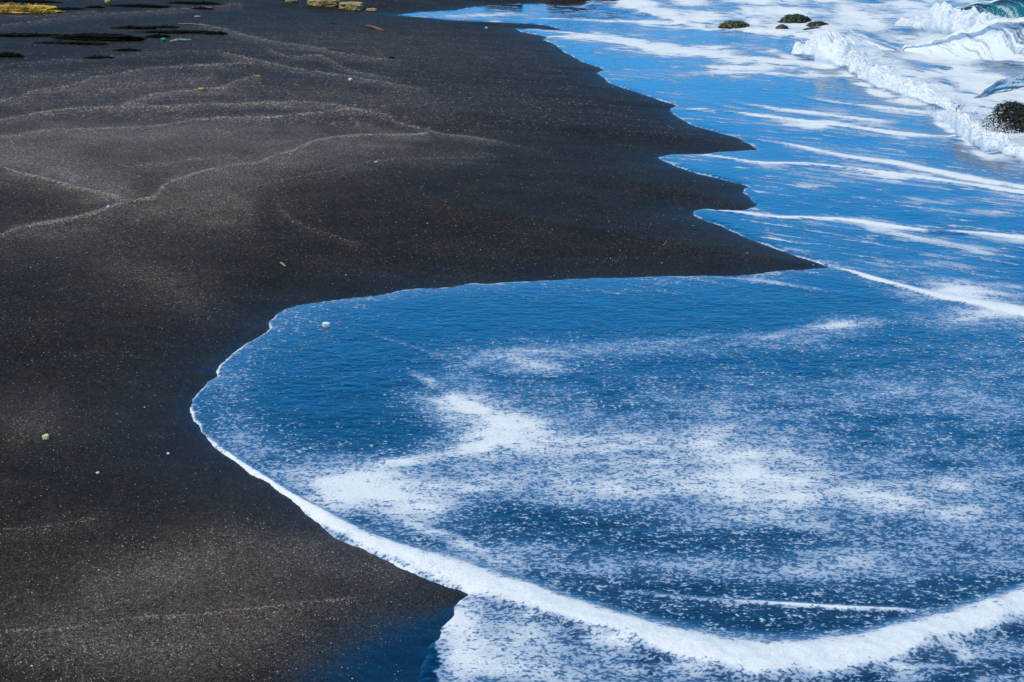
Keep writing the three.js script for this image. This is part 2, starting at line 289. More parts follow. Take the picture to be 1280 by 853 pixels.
// ------------------------------------------------------------------ the swash water and the sand as heights over the survey grid
const HS = field(), HW = field(), COVER = field();
for (let i = 0; i < NR; i++) { const d = rowD(i); for (let j = 0; j < NC; j++) {
  const k = i * NC + j, x = colT(j) * d, s = S[k];
  const fine = d < 20 ? 1 : Math.max(0.25, 1 - (d - 20) / 20);
  // sand: berm, gentle undulation, low ridges under the grit lines
  let h = landRise(s);
  if (s > 0) { const e = sstep(0, 0.8, s); h += e * (0.022 * fbm(x * 0.55 + 4, d * 0.55, 2) + 0.006 * fbm(x * 2.4, d * 2.4, 2) * fine + 0.008 * GRIT[k] * fine + 0.012 * STEP[k]); }
  HS[k] = h;
  // foam cover
  let edge = s < 0 ? Math.exp(-((s / (0.016 + 0.0012 * d)) ** 2)) : 1;
  edge *= clamp(1 - NOEDGE[k]);
  const big = 0.17 * fbm(x * 1.1 + 9, d * 1.3, 3) + 0.16 * fbm(x * 2.6, d * 5.2 + 7, 3);
  let c = Math.max(0, FOAM[k] + big * sstep(0.0, 0.25, FOAM[k]) * 1.4) + 0.08 + (s < 0 && d < 13.5 ? 0.27 * Math.exp(s / 0.35) * (0.7 + 0.6 * vn(x * 2, d * 2)) : 0) + (d < 9.5 ? 0.15 * sstep(9.2, 7.8, d) * sstep(-0.9, 0.3, x) : 0);
  if (d > 11) c += sstep(11, 15, d) * 0.20 * sstep(-0.3, 0.5, fbm(x * 0.5 + 20, d * 0.8, 3));
  if (d < 6.86) { const inL = LOBE[k], left = 1 - sstep(-0.5, 0.1, x - 0.18 * (7 - d)); c = lerp(BAND[k] > 0.1 ? c : c * (1 - left), Math.max(c * 0.8, 0.40 + 0.55 * fbm(x * 3.2, d * 5, 3)), inL); }
  const wob = 1 + 0.5 * fbm(x * 2.2 + 31, d * 2.2, 3);
  c = Math.max(c, LINES[k] * (d < 13 ? 0.8 : 0.64) * wob, BAND[k] * (1.05 + 0.35 * fbm(x * 1.6 + 3, d * 1.6, 2) + 0.3 * fbm(x * 6, d * 6, 3)));
  if (d > 10.5) c += VEIL[k] * (0.75 + 0.7 * fbm(x * 1.6, d * 1.6 + 40, 3));
  c = c + 0.35 * LINES[k] * (1 - clamp(c));
  { const sk = SILK[k] * (0.95 + 0.55 * fbm(x * 2.2 + 13, d * 4.4, 4)); c = Math.max(c, sk + 0.25 * c * (1 - clamp(sk))); }
  c = Math.max(c, edge * (d < 13 ? (0.72 + 0.7 * gn(x * 5, d * 5)) : 0.62 + 0.5 * gn(x * 3, d * 3)));
  c = Math.max(c, SEA[k] * (0.74 + 0.66 * fbm(x * 0.8, d * 0.45, 4)));
  COVER[k] = c;
  // water: a film that thins out onto the sand, thicker where froth rides on it
  let y;
  if (s > 0) y = -0.25 * s; else {
    const th = 0.012 * (1 - Math.exp(s / 0.05));
    y = th + (0.03 * sstep(0.2, 1, BAND[k]) * (1 + 0.4 * fbm(x * 5, d * 5, 3)) + 0.012 * sstep(0.3, 1, LINES[k]) * fine) * (1 - Math.exp(s / 0.04)) + 0.006 * edge * (1 - Math.exp(s / 0.008)) * (d < 12 ? 1 : 0.3);
    const calm = sstep(-0.1, -0.8, s);
    y += calm * fine * (0.0035 * gn(x * 2.3, d * 3.2) + 0.0018 * gn(x * 7 + 5, d * 9) + 0.0035 * clamp(c) * fbm(x * 13, d * 13, 2));
    y += SEA[k] * (0.05 + 0.09 * fbm(x * 0.9, d * 0.9, 3));
  }
  HW[k] = y;
} }
const rA = 0, rB = Math.round(toRow(9.6)), rC = Math.round(toRow(18.5)), rD = NR - 1;
const ZONES = [[rA, rB], [rB, rC], [rC, rD]];
function sheet(Hh, keep, i0, i1, x0, x1) {                           // the part of a height field between two rows; uv runs 0..1 over the zone's own rectangle
  const d0 = rowD(i0), d1 = rowD(i1), id = new Int32Array(NR * NC).fill(-1), pos = [], nor = [], uv = [], idx = [];
  const P = (i, j) => { i = clamp(i, 0, NR - 1); j = clamp(j, 0, NC - 1); const d = rowD(i); return [colT(j) * d, Hh[i * NC + j], -d]; };
  const vert = (i, j) => {
    const k = i * NC + j; if (id[k] >= 0) return id[k];
    const p = P(i, j), a = P(i + 1, j), b = P(i - 1, j), c = P(i, j + 1), e = P(i, j - 1);
    const ux = c[0] - e[0], uy = c[1] - e[1], uz = c[2] - e[2], vx = a[0] - b[0], vy = a[1] - b[1], vz = a[2] - b[2];
    let nx = uy * vz - uz * vy, ny = uz * vx - ux * vz, nz = ux * vy - uy * vx; const L = Math.hypot(nx, ny, nz) * (ny < 0 ? -1 : 1);
    pos.push(...p); nor.push(nx / L, ny / L, nz / L); uv.push((p[0] - x0) / (x1 - x0), (-p[2] - d0) / (d1 - d0));
    return id[k] = pos.length / 3 - 1;
  };
  for (let i = i0; i < i1; i++) for (let j = 0; j < NC - 1; j++) {
    const k = i * NC + j; if (!keep(k) && !keep(k + 1) && !keep(k + NC) && !keep(k + NC + 1)) continue;
    const a = vert(i, j), b = vert(i, j + 1), c = vert(i + 1, j), e = vert(i + 1, j + 1);
    idx.push(a, b, e, a, e, c);
  }
  const g = new THREE.BufferGeometry();
  g.setAttribute('position', new THREE.Float32BufferAttribute(pos, 3)); g.setAttribute('normal', new THREE.Float32BufferAttribute(nor, 3)); g.setAttribute('uv', new THREE.Float32BufferAttribute(uv, 2)); g.setIndex(idx);
  return g;
}
function tex(data, w, h, srgb) { const t = new THREE.DataTexture(data, w, h, THREE.RGBAFormat); t.magFilter = t.minFilter = THREE.LinearFilter; if (srgb) t.colorSpace = THREE.SRGBColorSpace; t.needsUpdate = true; return t; }
const enc = new Uint8Array(4097); for (let i = 0; i <= 4096; i++) { const v = i / 4096; enc[i] = Math.round(255 * (v <= 0.0031308 ? v * 12.92 : 1.055 * v ** (1 / 2.4) - 0.055)); }
const E = v => enc[(clamp(v) * 4096 + 0.5) | 0];

// ---- water: what shows of the dark film between the froth
const WATER_COL = [0.0015, 0.014, 0.040], FOAM_COL = [0.76, 0.76, 0.76], THIN_COL = [0.10, 0.20, 0.36];   // thin lather lets the blue of the film through
const WX = [[-2.3, 5.4], [-2.7, 10.3], [-5.2, 25.3]], SX = [[-5.4, 0.7], [-10.3, 4.2], [-25.3, 5.6]];
const waterMats = [], sandMats = [];
function waterMaps(z) {
  const [i0, i1] = ZONES[z], d0 = rowD(i0), d1 = rowD(i1), [x0, x1] = WX[z], w = 2048, h = z === 0 ? 1360 : z === 1 ? 1200 : 1100;
  const col = new Uint8Array(w * h * 4), orm = new Uint8Array(w * h * 4), bmp = new Uint8Array(w * h * 4);
  for (let v = 0; v < h; v++) { const d = d0 + (d1 - d0) * (v + 0.5) / h; for (let u = 0; u < w; u++) {
    const x = x0 + (x1 - x0) * (u + 0.5) / w, k = (v * w + u) * 4, s = look(S, x, d); let foam = 0, n = 0.5, c = 0, bub = 0.5, rip = 0;
    if (s < 0.12) {
      c = look(COVER, x, d); rip = z < 2 ? 0.16 * gn(x * 9 + 2, d * 17) + 0.10 * gn(x * 23, d * 38) : 0.10 * gn(x * 5, d * 12) + 0.06 * gn(x * 13, d * 20);
      const st = sstep(10.5, 14, d) , wx = x + 0.02 * gn(x * 9, d * 9), wd = d + 0.02 * gn(x * 9 + 40, d * 9);
      // clots a few centimetres wide near by; drawn-out streaks along the backwash farther out
      let iso = 0.16 * gn(wx * 7, wd * 9 + 5) + 0.30 * gn(wx * 17, wd * 26) + 0.40 * gn(wx * 38 + 7, wd * 54) + 0.36 * gn(wx * 80, wd * 108 + 3);
      if (st > 0) {
        const p = x * 0.82 - d * 0.57, q = x * 0.57 + d * 0.82;
        const sn = 0.6 * gn(p * 1.6, q * 8) + 0.42 * gn(p * 4 + 5, q * 17) + 0.25 * gn(p * 12, q * 33);
        iso = lerp(iso, sn * 0.8 + iso * 0.35, st);
      }
      n = 1 / (1 + Math.exp(-iso * 6.2)); bub = vn(x * 190, d * 190) * 0.6 + vn(x * 90 + 9, d * 90) * 0.4;
      // sparse flecks where little lather is left, a milky film with dark holes where there is more, white froth where it piles up
      const plate = lerp(0.80, 0.56, sstep(0.16, 0.42, c)) + 0.36 * sstep(0.46, 0.9, c), wd_ = lerp(0.15, 0.24, sstep(0.2, 0.6, c));
      foam = c > 0.02 ? sstep(n - wd_, n + wd_, c + 0.08 * sstep(0.25, 0.5, c)) * plate * (0.9 + 0.2 * bub) : 0;
      foam = Math.max(foam, 0.56 * clamp(c - 0.1) * (0.8 + 0.4 * bub));
      if (c > 0.8) foam = Math.max(foam, 0.98 * sstep(0.75, 1.2, c + (bub - 0.5) * 0.3 - (n - 0.5) * 0.4));
    }
    const g = foam * (0.9 + 0.1 * bub);
    const thin = sstep(0, 0.5, g), thick = sstep(0.3, 1, g);
    for (let m = 0; m < 3; m++) col[k + m] = E(lerp(lerp(WATER_COL[m], THIN_COL[m], thin), FOAM_COL[m], thick));
    col[k + 3] = 255;
    orm[k] = Math.round(255 * (1 - 0.6 * foam)); orm[k + 1] = Math.round(255 * lerp(0.13, 0.9, sstep(0.15, 0.8, foam))); orm[k + 2] = 0; orm[k + 3] = 255;
    bmp[k] = bmp[k + 1] = bmp[k + 2] = Math.round(255 * clamp(0.25 + foam * (0.45 + 0.25 * bub) + (1 - foam) * rip)); bmp[k + 3] = 255;
  } }
  const o = tex(orm, w, h);
  return new THREE.MeshPhysicalMaterial({ color: 0xffffff, map: tex(col, w, h, true), roughness: 1, roughnessMap: o, metalness: 0, ior: 1.34, bumpMap: tex(bmp, w, h), bumpScale: z === 0 ? 0.008 : z === 1 ? 0.012 : 0.02 });
}
function sandMaps(z) {
  const [i0, i1] = ZONES[z], d0 = rowD(i0), d1 = rowD(i1), [x0, x1] = SX[z], w = 2048, h = z === 0 ? 1360 : 1024;
  const col = new Uint8Array(w * h * 4), orm = new Uint8Array(w * h * 4);
  const GS = [0.0048, 0.0075, 0.015][z];
  for (let v = 0; v < h; v++) { const d = d0 + (d1 - d0) * (v + 0.5) / h; for (let u = 0; u < w; u++) {
    const x = x0 + (x1 - x0) * (u + 0.5) / w, k = (v * w + u) * 4, s = look(S, x, d), gx = Math.floor(x / GS), gd = Math.floor((d + (gx & 1) * GS * 0.5) / GS), h1 = hash2(gx + 7, gd), h2 = hash2(gx + 1900, gd + 311), h3 = hash2(gd + 77, gx + 1203);
    let R = 0.02, G = 0.02, B = 0.02, ro = 0.7, sp = 0.3;
    if (s > -0.2) {
      const gr = look(GRIT, x + 0.012 * gn(x * 7, d * 7), d + 0.02 * gn(x * 5 + 3, d * 5)) * (1.0 + 0.7 * fbm(x * 3.1, d * 3.1, 3)), wa = look(WASH, x, d) * (1 + 0.6 * fbm(x * 2.3, d * 2.3 + 8, 3));
      const mott = 0.5 + 0.5 * fbm(x * 1.7 + 2, d * 1.7, 4), fineM = vn(x * 60, d * 60), streaks = gn(x * 0.8, d * 5.5) + 0.6 * gn(x * 2, d * 14);
      const wet = Math.max(look(WET, x, d), Math.exp(-Math.max(0, s) / (0.05 + 0.05 * vn(x * 3, d * 3))) * 0.4, 0.24 * Math.exp(-Math.max(0, s + 0.1 * gn(x * 1.5, d * 1.5)) / 0.4));
      const dryness = look(DRY, x, d), belt = Math.exp(-Math.max(0, s + 0.25 * gn(x * 0.8, d * 0.8)) / 0.9);
      const damp = h2 < 1.15 * wet * (0.65 + 0.5 * fineM) ;
      let base = 0.0105 + 0.009 * mott + 0.044 * dryness * (0.6 + 0.7 * mott) - 0.003 * belt + (z === 2 ? 0.006 : 0.003) * streaks + 0.095 * wa * (0.4 + mott);
      let p = (0.005 + 0.010 * mott + 0.02 * dryness) * (1 - 0.85 * belt) + (z === 2 ? 0.05 : 0.015) * clamp(streaks) + wa * 0.24 * (0.5 + fineM) + clamp(gr * (0.5 + 1.0 * fineM) - 0.1, 0, 1) * 0.95;
      let val = base * (0.25 + 2.6 * h1 * h1 * h1 + 0.6 * fineM);
      R = val * 1.3; G = val * 0.94; B = val * lerp(0.64, 0.80, clamp(dryness + 2 * wa));
      if (h3 < p) { const q = (0.08 + 0.42 * h1 * h1) * (z === 2 ? 1.0 : 0.95); R = q * 1.12; G = q * 0.92; B = q * 0.80; if (h2 > 0.93) { R *= 1.3; G *= 1.05; B *= 0.6; } }
      if (damp) { R *= 0.6; G *= 0.6; B *= 0.62; if (look(FILM, x, d) > 0.35 + 0.5 * h3) { R = 0.003; G = 0.015; B = 0.044; } }
      ro = lerp(0.62 + 0.2 * h1, 0.12 + 0.06 * h1, clamp(wet * 1.15)); sp = 0.12 + 0.85 * wet;
    }
    col[k] = E(R); col[k + 1] = E(G); col[k + 2] = E(B); col[k + 3] = 255;
    orm[k] = Math.round(255 * h1); orm[k + 1] = Math.round(255 * ro); orm[k + 2] = 0; orm[k + 3] = Math.round(255 * sp);
  } }
  const o = tex(orm, w, h);
  return new THREE.MeshPhysicalMaterial({ map: tex(col, w, h, true), roughness: 1, roughnessMap: o, metalness: 0, ior: 1.45, specularIntensity: 1, specularIntensityMap: o });
}
for (let z = 0; z < 3; z++) { waterMats.push(waterMaps(z)); sandMats.push(sandMaps(z)); }
for (let z = 0; z < 3; z++) {
  put(new THREE.Mesh(sheet(HS, k => S[k] > -0.5, ...ZONES[z], ...SX[z]), sandMats[z]), 'beach_sand', 'black volcanic sand streaked with pale grit lines', null, null, 'structure');
  put(new THREE.Mesh(sheet(HW, k => S[k] < 0.16, ...ZONES[z], ...WX[z]), waterMats[z]), 'swash_water', 'blue swash sheet with white froth sliding over black sand', null, null, 'structure');
}
// the beach and the sea go on beyond the traced stretch
{
  const m = new THREE.MeshStandardMaterial({ color: new THREE.Color().setRGB(0.02, 0.0195, 0.019), roughness: 0.8 });
  const g = new THREE.PlaneGeometry(5000, 5000); g.rotateX(-Math.PI / 2); const o = new THREE.Mesh(g, m); o.position.y = -1.2; put(o, 'ground', 'dark sand floor under the sea and the beach', null, null, 'structure');
  const far = (poly, mat, y, name, label) => { const sh = new THREE.Shape(poly.map(p => new THREE.Vector2(p[0], p[1]))); const q = new THREE.ShapeGeometry(sh); q.rotateX(-Math.PI / 2); const e = new THREE.Mesh(q, mat); e.position.y = y; put(e, name, label, null, null, 'structure'); };
  const DF = rowD(NR - 1) - 0.3;
  const wm = new THREE.MeshPhysicalMaterial({ color: new THREE.Color().setRGB(0.02, 0.07, 0.13), roughness: 0.25, ior: 1.34 });
  far([[4.6, DF], [2400, DF], [2400, 2500], [260, 2500], [60, 400], [16, 90]], wm, -0.06, 'sea', 'open blue sea beyond the breakers');
  far([[DF * T0 - 300, DF], [4.4, DF], [16, 90], [60, 400], [260, 2500], [-2400, 2500]], m, 0.0, 'far_beach', 'dark sand farther along the beach');
}

// ------------------------------------------------------------------ broken waves, rocks and flotsam
const pxm = (d, y = 0) => (d * CP + (CAM_H - y) * SP) / FPX;        // metres per photograph pixel at a distance
const V = (x, d, y = 0) => new THREE.Vector3(x, y, -d);
// a wave or bore swept along its foot: points [px, py, height]; profile points [metres back, share of the height]
function sweep(pts, prof, { du = 0.03, nv = 60, rough = 0.05, freq = 6, uvw = null, seed = 0, back = [0.55, 0.83], profScale = 1, foot = 0.04, jit = 0.12 } = {}) {
  const w = pts.map(p => { const g = ground(p[0], p[1]); return new THREE.Vector3(g[0], p[2], -g[1]); });
  const curve = new THREE.CatmullRomCurve3(w, false, 'centripetal'), n = Math.max(8, Math.ceil(curve.getLength() / du));
  const pc = new THREE.CatmullRomCurve3(prof.map(p => new THREE.Vector3(p[0], p[1], 0)), false, 'centripetal'), pp = pc.getPoints(nv);
  const pos = [], uv = [], idx = [], [x0, x1] = WX[2], d0 = rowD(rC), d1 = rowD(rD);
  for (let i = 0; i <= n; i++) {
    const c = curve.getPointAt(i / n), h = Math.max(0.0, c.y * (1 + jit * fbm(i * du * 2.1 + seed * 3, 2.5 + seed, 3))), end = sstep(0, 0.06, i / n) * sstep(0, 0.03, 1 - i / n);
    const wander = jit > 0.3 ? 0.55 * fbm(i * du * 1.1 + seed, 7.3, 3) : 0;
    for (let v = 0; v <= nv; v++) {
      const o = pp[v].x * profScale + wander, y = pp[v].y, sc = 0.35 + 0.65 * clamp(h / 0.4);
      let x = c.x + back[0] * o * sc, d = -c.z + back[1] * o * sc, Y = foot - 0.09 + y * h * end + 0.05 * end;
      const top = clamp(y) * clamp(y) * end, f = rough * top * (0.4 + 0.6 * clamp(h / 0.3));
      if (f > 0) { const b = turb(x * freq + seed, Y * freq, d * freq) - 0.35; const b2 = f3(x * freq * 0.4 + seed, Y * 2, d * freq * 0.4, 2); Y += f * (b * 1.5 + b2 * 1.2); d -= f * b * 0.8; x -= f * b * 0.5; }
      pos.push(x, Y, -d);
      uv.push(...(uvw ? [i / n * curve.getLength() / uvw, v / nv] : [(x - x0) / (x1 - x0), (d - d0) / (d1 - d0)]));
    }
  }
  for (let i = 0; i < n; i++) for (let v = 0; v < nv; v++) { const a = i * (nv + 1) + v, b = a + nv + 1; idx.push(a, b, b + 1, a, b + 1, a + 1); }
  const g = new THREE.BufferGeometry();
  g.setAttribute('position', new THREE.Float32BufferAttribute(pos, 3)); g.setAttribute('uv', new THREE.Float32BufferAttribute(uv, 2)); g.setIndex(idx); g.computeVertexNormals();
  return { g, curve };
}
const turb = (x, y, z) => { let s = 0, a = 1; for (let i = 0; i < 4; i++) { s += a * Math.abs(n3(x, y, z)); x = x * 2.1 + 5; y = y * 2.1; z = z * 2.1 + 3; a *= 0.42; } return s; };
const BORE = [[-0.12, -0.3], [-0.06, 0], [-0.1, 0.3], [-0.05, 0.62], [0.06, 0.88], [0.2, 1], [0.5, 0.92], [0.9, 0.72], [1.5, 0.5], [2.3, 0.25], [3.0, -0.25]];
const FACE = [[-1.5, -0.25], [-1.0, 0], [-0.55, 0.05], [-0.2, 0.2], [0.03, 0.45], [0.13, 0.72], [0.12, 0.9], [0.08, 1.0], [0.16, 1.05], [0.4, 1.0], [0.9, 0.75], [1.6, 0.35], [2.4, -0.2]];
const HUMP = [[-0.9, -0.25], [-0.6, 0], [-0.2, 0.3], [0.1, 0.8], [0.3, 1], [0.6, 0.95], [1.1, 0.6], [1.8, -0.2]];
// froth: white, matt, faintly mottled; face: clear green-blue water under drawn-out foam lace
function stuffTex(w, h, f) { const c = new Uint8Array(w * h * 4), r = new Uint8Array(w * h * 4); for (let v = 0; v < h; v++) for (let u = 0; u < w; u++) { const k = (v * w + u) * 4, q = f(u / w, v / h); for (let m = 0; m < 3; m++) c[k + m] = E(q[m]); r[k + 1] = 255 * q[3]; c[k + 3] = r[k + 3] = 255; } const a = tex(c, w, h, true), b = tex(r, w, h); for (const t of [a, b]) { t.wrapS = t.wrapT = THREE.RepeatWrapping; } return [a, b]; }
const ring = (u, p, f) => { const a = u * Math.PI * 2, r = p / (Math.PI * 2); return f(Math.cos(a) * r, Math.sin(a) * r); };
const faceMat = (cov, deep, along = false) => { const [m, r] = stuffTex(768, 512, (u, v) => {
  if (along) { const e = 0.6 * ring(u, 5, (a, b) => gn(a + v * 12, b + v * 9)) + 0.6 * ring(u, 7, (a, b) => gn(a + v * 30, b - v * 24)) + 0.4 * ring(u, 50, (a, b) => gn(a, b + v * 40)), n = 1 / (1 + Math.exp(-e * 6)), f = 0.85 * sstep(n - 0.38, n + 0.38, cov + 0.3 * sstep(0.25, 0.0, v) + 0.3 * sstep(0.75, 1, v)); return [lerp(deep[0], 0.78, f), lerp(deep[1], 0.8, f), lerp(deep[2], 0.82, f), lerp(0.12, 0.9, f)]; }
  const w_ = u + 0.55 * v + 0.02 * Math.sin(v * 9);
  const q_ = 0.035 * ring(u, 12, (a, b) => gn(a + v * 4, b + 9)) + 0.014 * ring(u, 40, (a, b) => gn(a + v * 9, b));
  const e = 0.55 * ring(w_ + q_, 26, (a, b) => gn(a + v * 1.5, b + 3)) + 0.5 * ring(w_ + 0.05 * v + q_, 70, (a, b) => gn(a + v * 2.5, b)) + 0.28 * ring(w_ + q_, 160, (a, b) => gn(a, b + v * 5)) + 0.25 * ring(u, 140, (a, b) => gn(a, b + v * 34));
  const flat = 1 - sstep(0.0, 0.38, v), c = cov + (cov > 0.3 ? 0.42 * (1 - sstep(0.25, 0.62, u)) : 0) + 0.30 * flat + 0.45 * sstep(0.50, 0.58, v) - 0.2 * sstep(0.62, 0.7, v);
  const n = 1 / (1 + Math.exp(-e * 5)), f = sstep(n - 0.4, n + 0.4, c) * 0.88;
  return [lerp(deep[0], 0.78, f), lerp(deep[1], 0.8, f), lerp(deep[2], 0.82, f), lerp(0.12, 0.9, f)];
}); return new THREE.MeshPhysicalMaterial({ map: m, roughness: 1, roughnessMap: r, ior: 1.34 }); };
const frothMat = (() => { const [m, r] = stuffTex(512, 512, (u, v) => { const n = ring(u, 30, (a, b) => gn(a + v * 20, b)) * 0.6 + ring(u, 90, (a, b) => gn(a, b + v * 60)) * 0.5, q = clamp(0.74 + n * 0.12 - 0.3 * sstep(0.26, 0.6, n)); return [q * 0.96, q * 0.98, q, 0.95]; }); return new THREE.MeshPhysicalMaterial({ map: m, roughness: 1, roughnessMap: r, ior: 1.3, specularIntensity: 0.4 }); })();
const surf = (name, label, pts, prof, mat, o) => { const r = sweep(pts, prof, o); put(new THREE.Mesh(r.g, mat), name, label, 'wave', 'waves breaking on the shore'); return r.curve; };
const bores = [];
bores.push(surf('surf_bore', 'white frothing bore of broken wave sliding onto the swash beside the mossy rocks', [[985, 64, .04], [1003, 71, .2], [1022, 77, .4], [1046, 82, .36], [1066, 91, .24], [1082, 104, .2], [1111, 118, .19], [1156, 129, .15], [1185, 137, .09], [1200, 142, .02]], BORE, frothMat, { jit: 0.5, rough: 0.12, freq: 7, uvw: 2.5, nv: 90, du: 0.022 }));
bores.push(surf('surf_bore', 'white froth surging round the front of the dark weedy rock', [[1165, 146, .04], [1180, 156, .16], [1204, 168, .24], [1232, 188, .22], [1285, 202, .2], [1350, 212, .2]], BORE, frothMat, { jit: 0.5, rough: 0.07, freq: 10, uvw: 2.5, nv: 80, du: 0.022, seed: 9, profScale: 0.4 }));
surf('surf_bore', 'low tongue of froth washing over the face of the dark weedy rock', [[1218, 150, .04], [1236, 158, .13], [1262, 165, .15], [1295, 168, .16], [1345, 168, .15]], BORE, frothMat, { jit: 0.7, rough: 0.1, freq: 10, uvw: 2.5, nv: 60, seed: 21, profScale: 0.16, foot: 0.1 });
bores.push(surf('surf_bore', 'heap of white spray thrown up at the end of the curling wave', [[1112, 34, .05], [1140, 40, .25], [1162, 45, .55], [1190, 47, .42], [1215, 48, .46], [1245, 47, .35], [1270, 45, .2]], BORE, frothMat, { jit: 0.45, rough: 0.10, freq: 8, uvw: 2.5, nv: 90, seed: 4, profScale: 0.7, du: 0.022 }));
surf('curling_wave', 'steep blue-green wave with foam lace drawn up its hollow face', [[1120, 66, .08], [1160, 70, .22], [1200, 73, .42], [1240, 75, .6], [1290, 76, .68], [1370, 76, .7]], FACE, faceMat(0.38, [0.006, 0.07, 0.12]), { rough: 0.07, freq: 6, uvw: 5, back: [0.25, 0.97] });
surf('curling_wave', 'smooth teal wave crest rising behind the heap of white spray', [[1150, 40, .1], [1200, 40, .45], [1240, 41, .62], [1290, 42, .72], [1370, 42, .74]], FACE, faceMat(0.10, [0.01, 0.13, 0.17]), { rough: 0.05, freq: 4, uvw: 5, back: [0.2, 0.98] });
surf('curling_wave', 'small folding wave lip next to the mossy rocks', [[1040, 42, .04], [1055, 53, .18], [1072, 62, .27], [1090, 67, .22], [1125, 68, .08]], FACE, faceMat(0.78, [0.04, 0.10, 0.16], true), { rough: 0.03, freq: 5, uvw: 3, profScale: 0.6, back: [0.5, 0.86] });
surf('curling_wave', 'glassy hump of water pouring over the dark weedy rock', [[1200, 136, .03], [1222, 130, .12], [1244, 123, .22], [1285, 116, .27], [1350, 108, .27]], HUMP, faceMat(0.45, [0.05, 0.13, 0.19], true), { rough: 0.03, freq: 5, uvw: 2.5, profScale: 0.6, back: [0.45, 0.9] });
{ // spray above the froth: too many drops to count
  const r = rng(31), N = 16000, m = new THREE.InstancedMesh(new THREE.IcosahedronGeometry(1, 0), frothMat, N), o = new THREE.Object3D();
  for (let i = 0; i < N; i++) {
    const c = bores[i % 3], t = r(), p = c.getPointAt(0.04 + 0.92 * t), h = Math.max(0.08, p.y), up = -Math.log(1 - r() * 0.98) * 0.16;
    o.position.set(p.x + (r() - 0.5) * 0.5 + 0.1, 0.02 + h * (0.35 + 0.5 * r()) + up * h * 1.2, p.z + (r() - 0.62) * 0.55);
    const k = 0.0022 + 0.006 * r() ** 4; o.scale.set(k * (0.7 + r()), k * (0.7 + r()), k); o.rotation.set(r() * 6, r() * 6, 0); o.updateMatrix(); m.setMatrixAt(i, o.matrix);
  }
  put(m, 'sea_spray', 'fine white spray flying above the broken waves', 'spray', null, 'stuff');
}

// ---- rocks
function lump(rx, ry, rz, { seed = 0, amp = 0.25, freq = 1.6, det = 14, flat = 0, sharp = 0, paint }) {
  let g = new THREE.IcosahedronGeometry(1, det); g.deleteAttribute('uv'); g.deleteAttribute('normal'); g = mergeVertices(g, 1e-4);
  const p = g.attributes.position, col = [];
  for (let i = 0; i < p.count; i++) {
    let x = p.getX(i), y = p.getY(i), z = p.getZ(i); const n = f3(x * freq + seed, y * freq + seed * 0.7, z * freq, 5), rd = 1 - Math.abs(f3(x * freq * 1.7 + seed, y * 3 * freq, z * 1.7 * freq, 3));
    let k = 1 + amp * n + sharp * (rd - 0.6); if (flat) { const q = Math.max(Math.abs(x), Math.abs(y), Math.abs(z)); k *= lerp(1, 0.8 / q, flat); }
    p.setXYZ(i, x * k * rx, y * k * ry, z * k * rz); col.push(...paint(x, y, z, n, rd));
  }
  g.setAttribute('color', new THREE.Float32BufferAttribute(col, 3)); g.computeVertexNormals(); return g;
}
const vmat = new THREE.MeshStandardMaterial({ vertexColors: true, roughness: 0.75 }), wetMat = new THREE.MeshPhysicalMaterial({ vertexColors: true, roughness: 0.35, ior: 1.4 });
function blades(n, seed, place, len, wid, tint, droop = 0.5) {       // many short weed blades joined into one mesh
  const r = rng(seed), pos = [], col = [], idx = [];
  for (let i = 0; i < n; i++) {
    const b = place(r), a = r() * 6.283, L = len * (0.5 + r()), w = wid * (0.6 + 0.8 * r()), up = 0.25 + 0.6 * r(), c = tint(r); let x = b[0], y = b[1], z = b[2];
    for (let k = 0; k <= 4; k++) {
      const t = k / 4, ww = w * (1 - 0.75 * t), sx = -Math.sin(a) * ww, sz = Math.cos(a) * ww, o = pos.length / 3;
      pos.push(x - sx, y, z - sz, x + sx, y + ww * 0.3, z + sz); col.push(...c, ...c);
      if (k < 4) idx.push(o, o + 1, o + 3, o, o + 3, o + 2);
      const sl = up - droop * 2 * t; x += Math.cos(a + t) * L / 4; z += Math.sin(a + t) * L / 4; y += sl * L / 4; if (y < 0.003) y = 0.003 + 0.004 * r();
    }
  }
  const g = new THREE.BufferGeometry(); g.setAttribute('position', new THREE.Float32BufferAttribute(pos, 3)); g.setAttribute('color', new THREE.Float32BufferAttribute(col, 3)); g.setIndex(idx); g.computeVertexNormals(); return g;
}
const bladeMat = new THREE.MeshStandardMaterial({ vertexColors: true, roughness: 0.5, side: THREE.DoubleSide });
const weedMat = new THREE.MeshPhysicalMaterial({ vertexColors: true, roughness: 0.85, specularIntensity: 0.15 }), weedBlade = new THREE.MeshPhysicalMaterial({ vertexColors: true, roughness: 0.8, specularIntensity: 0.15, side: THREE.DoubleSide });
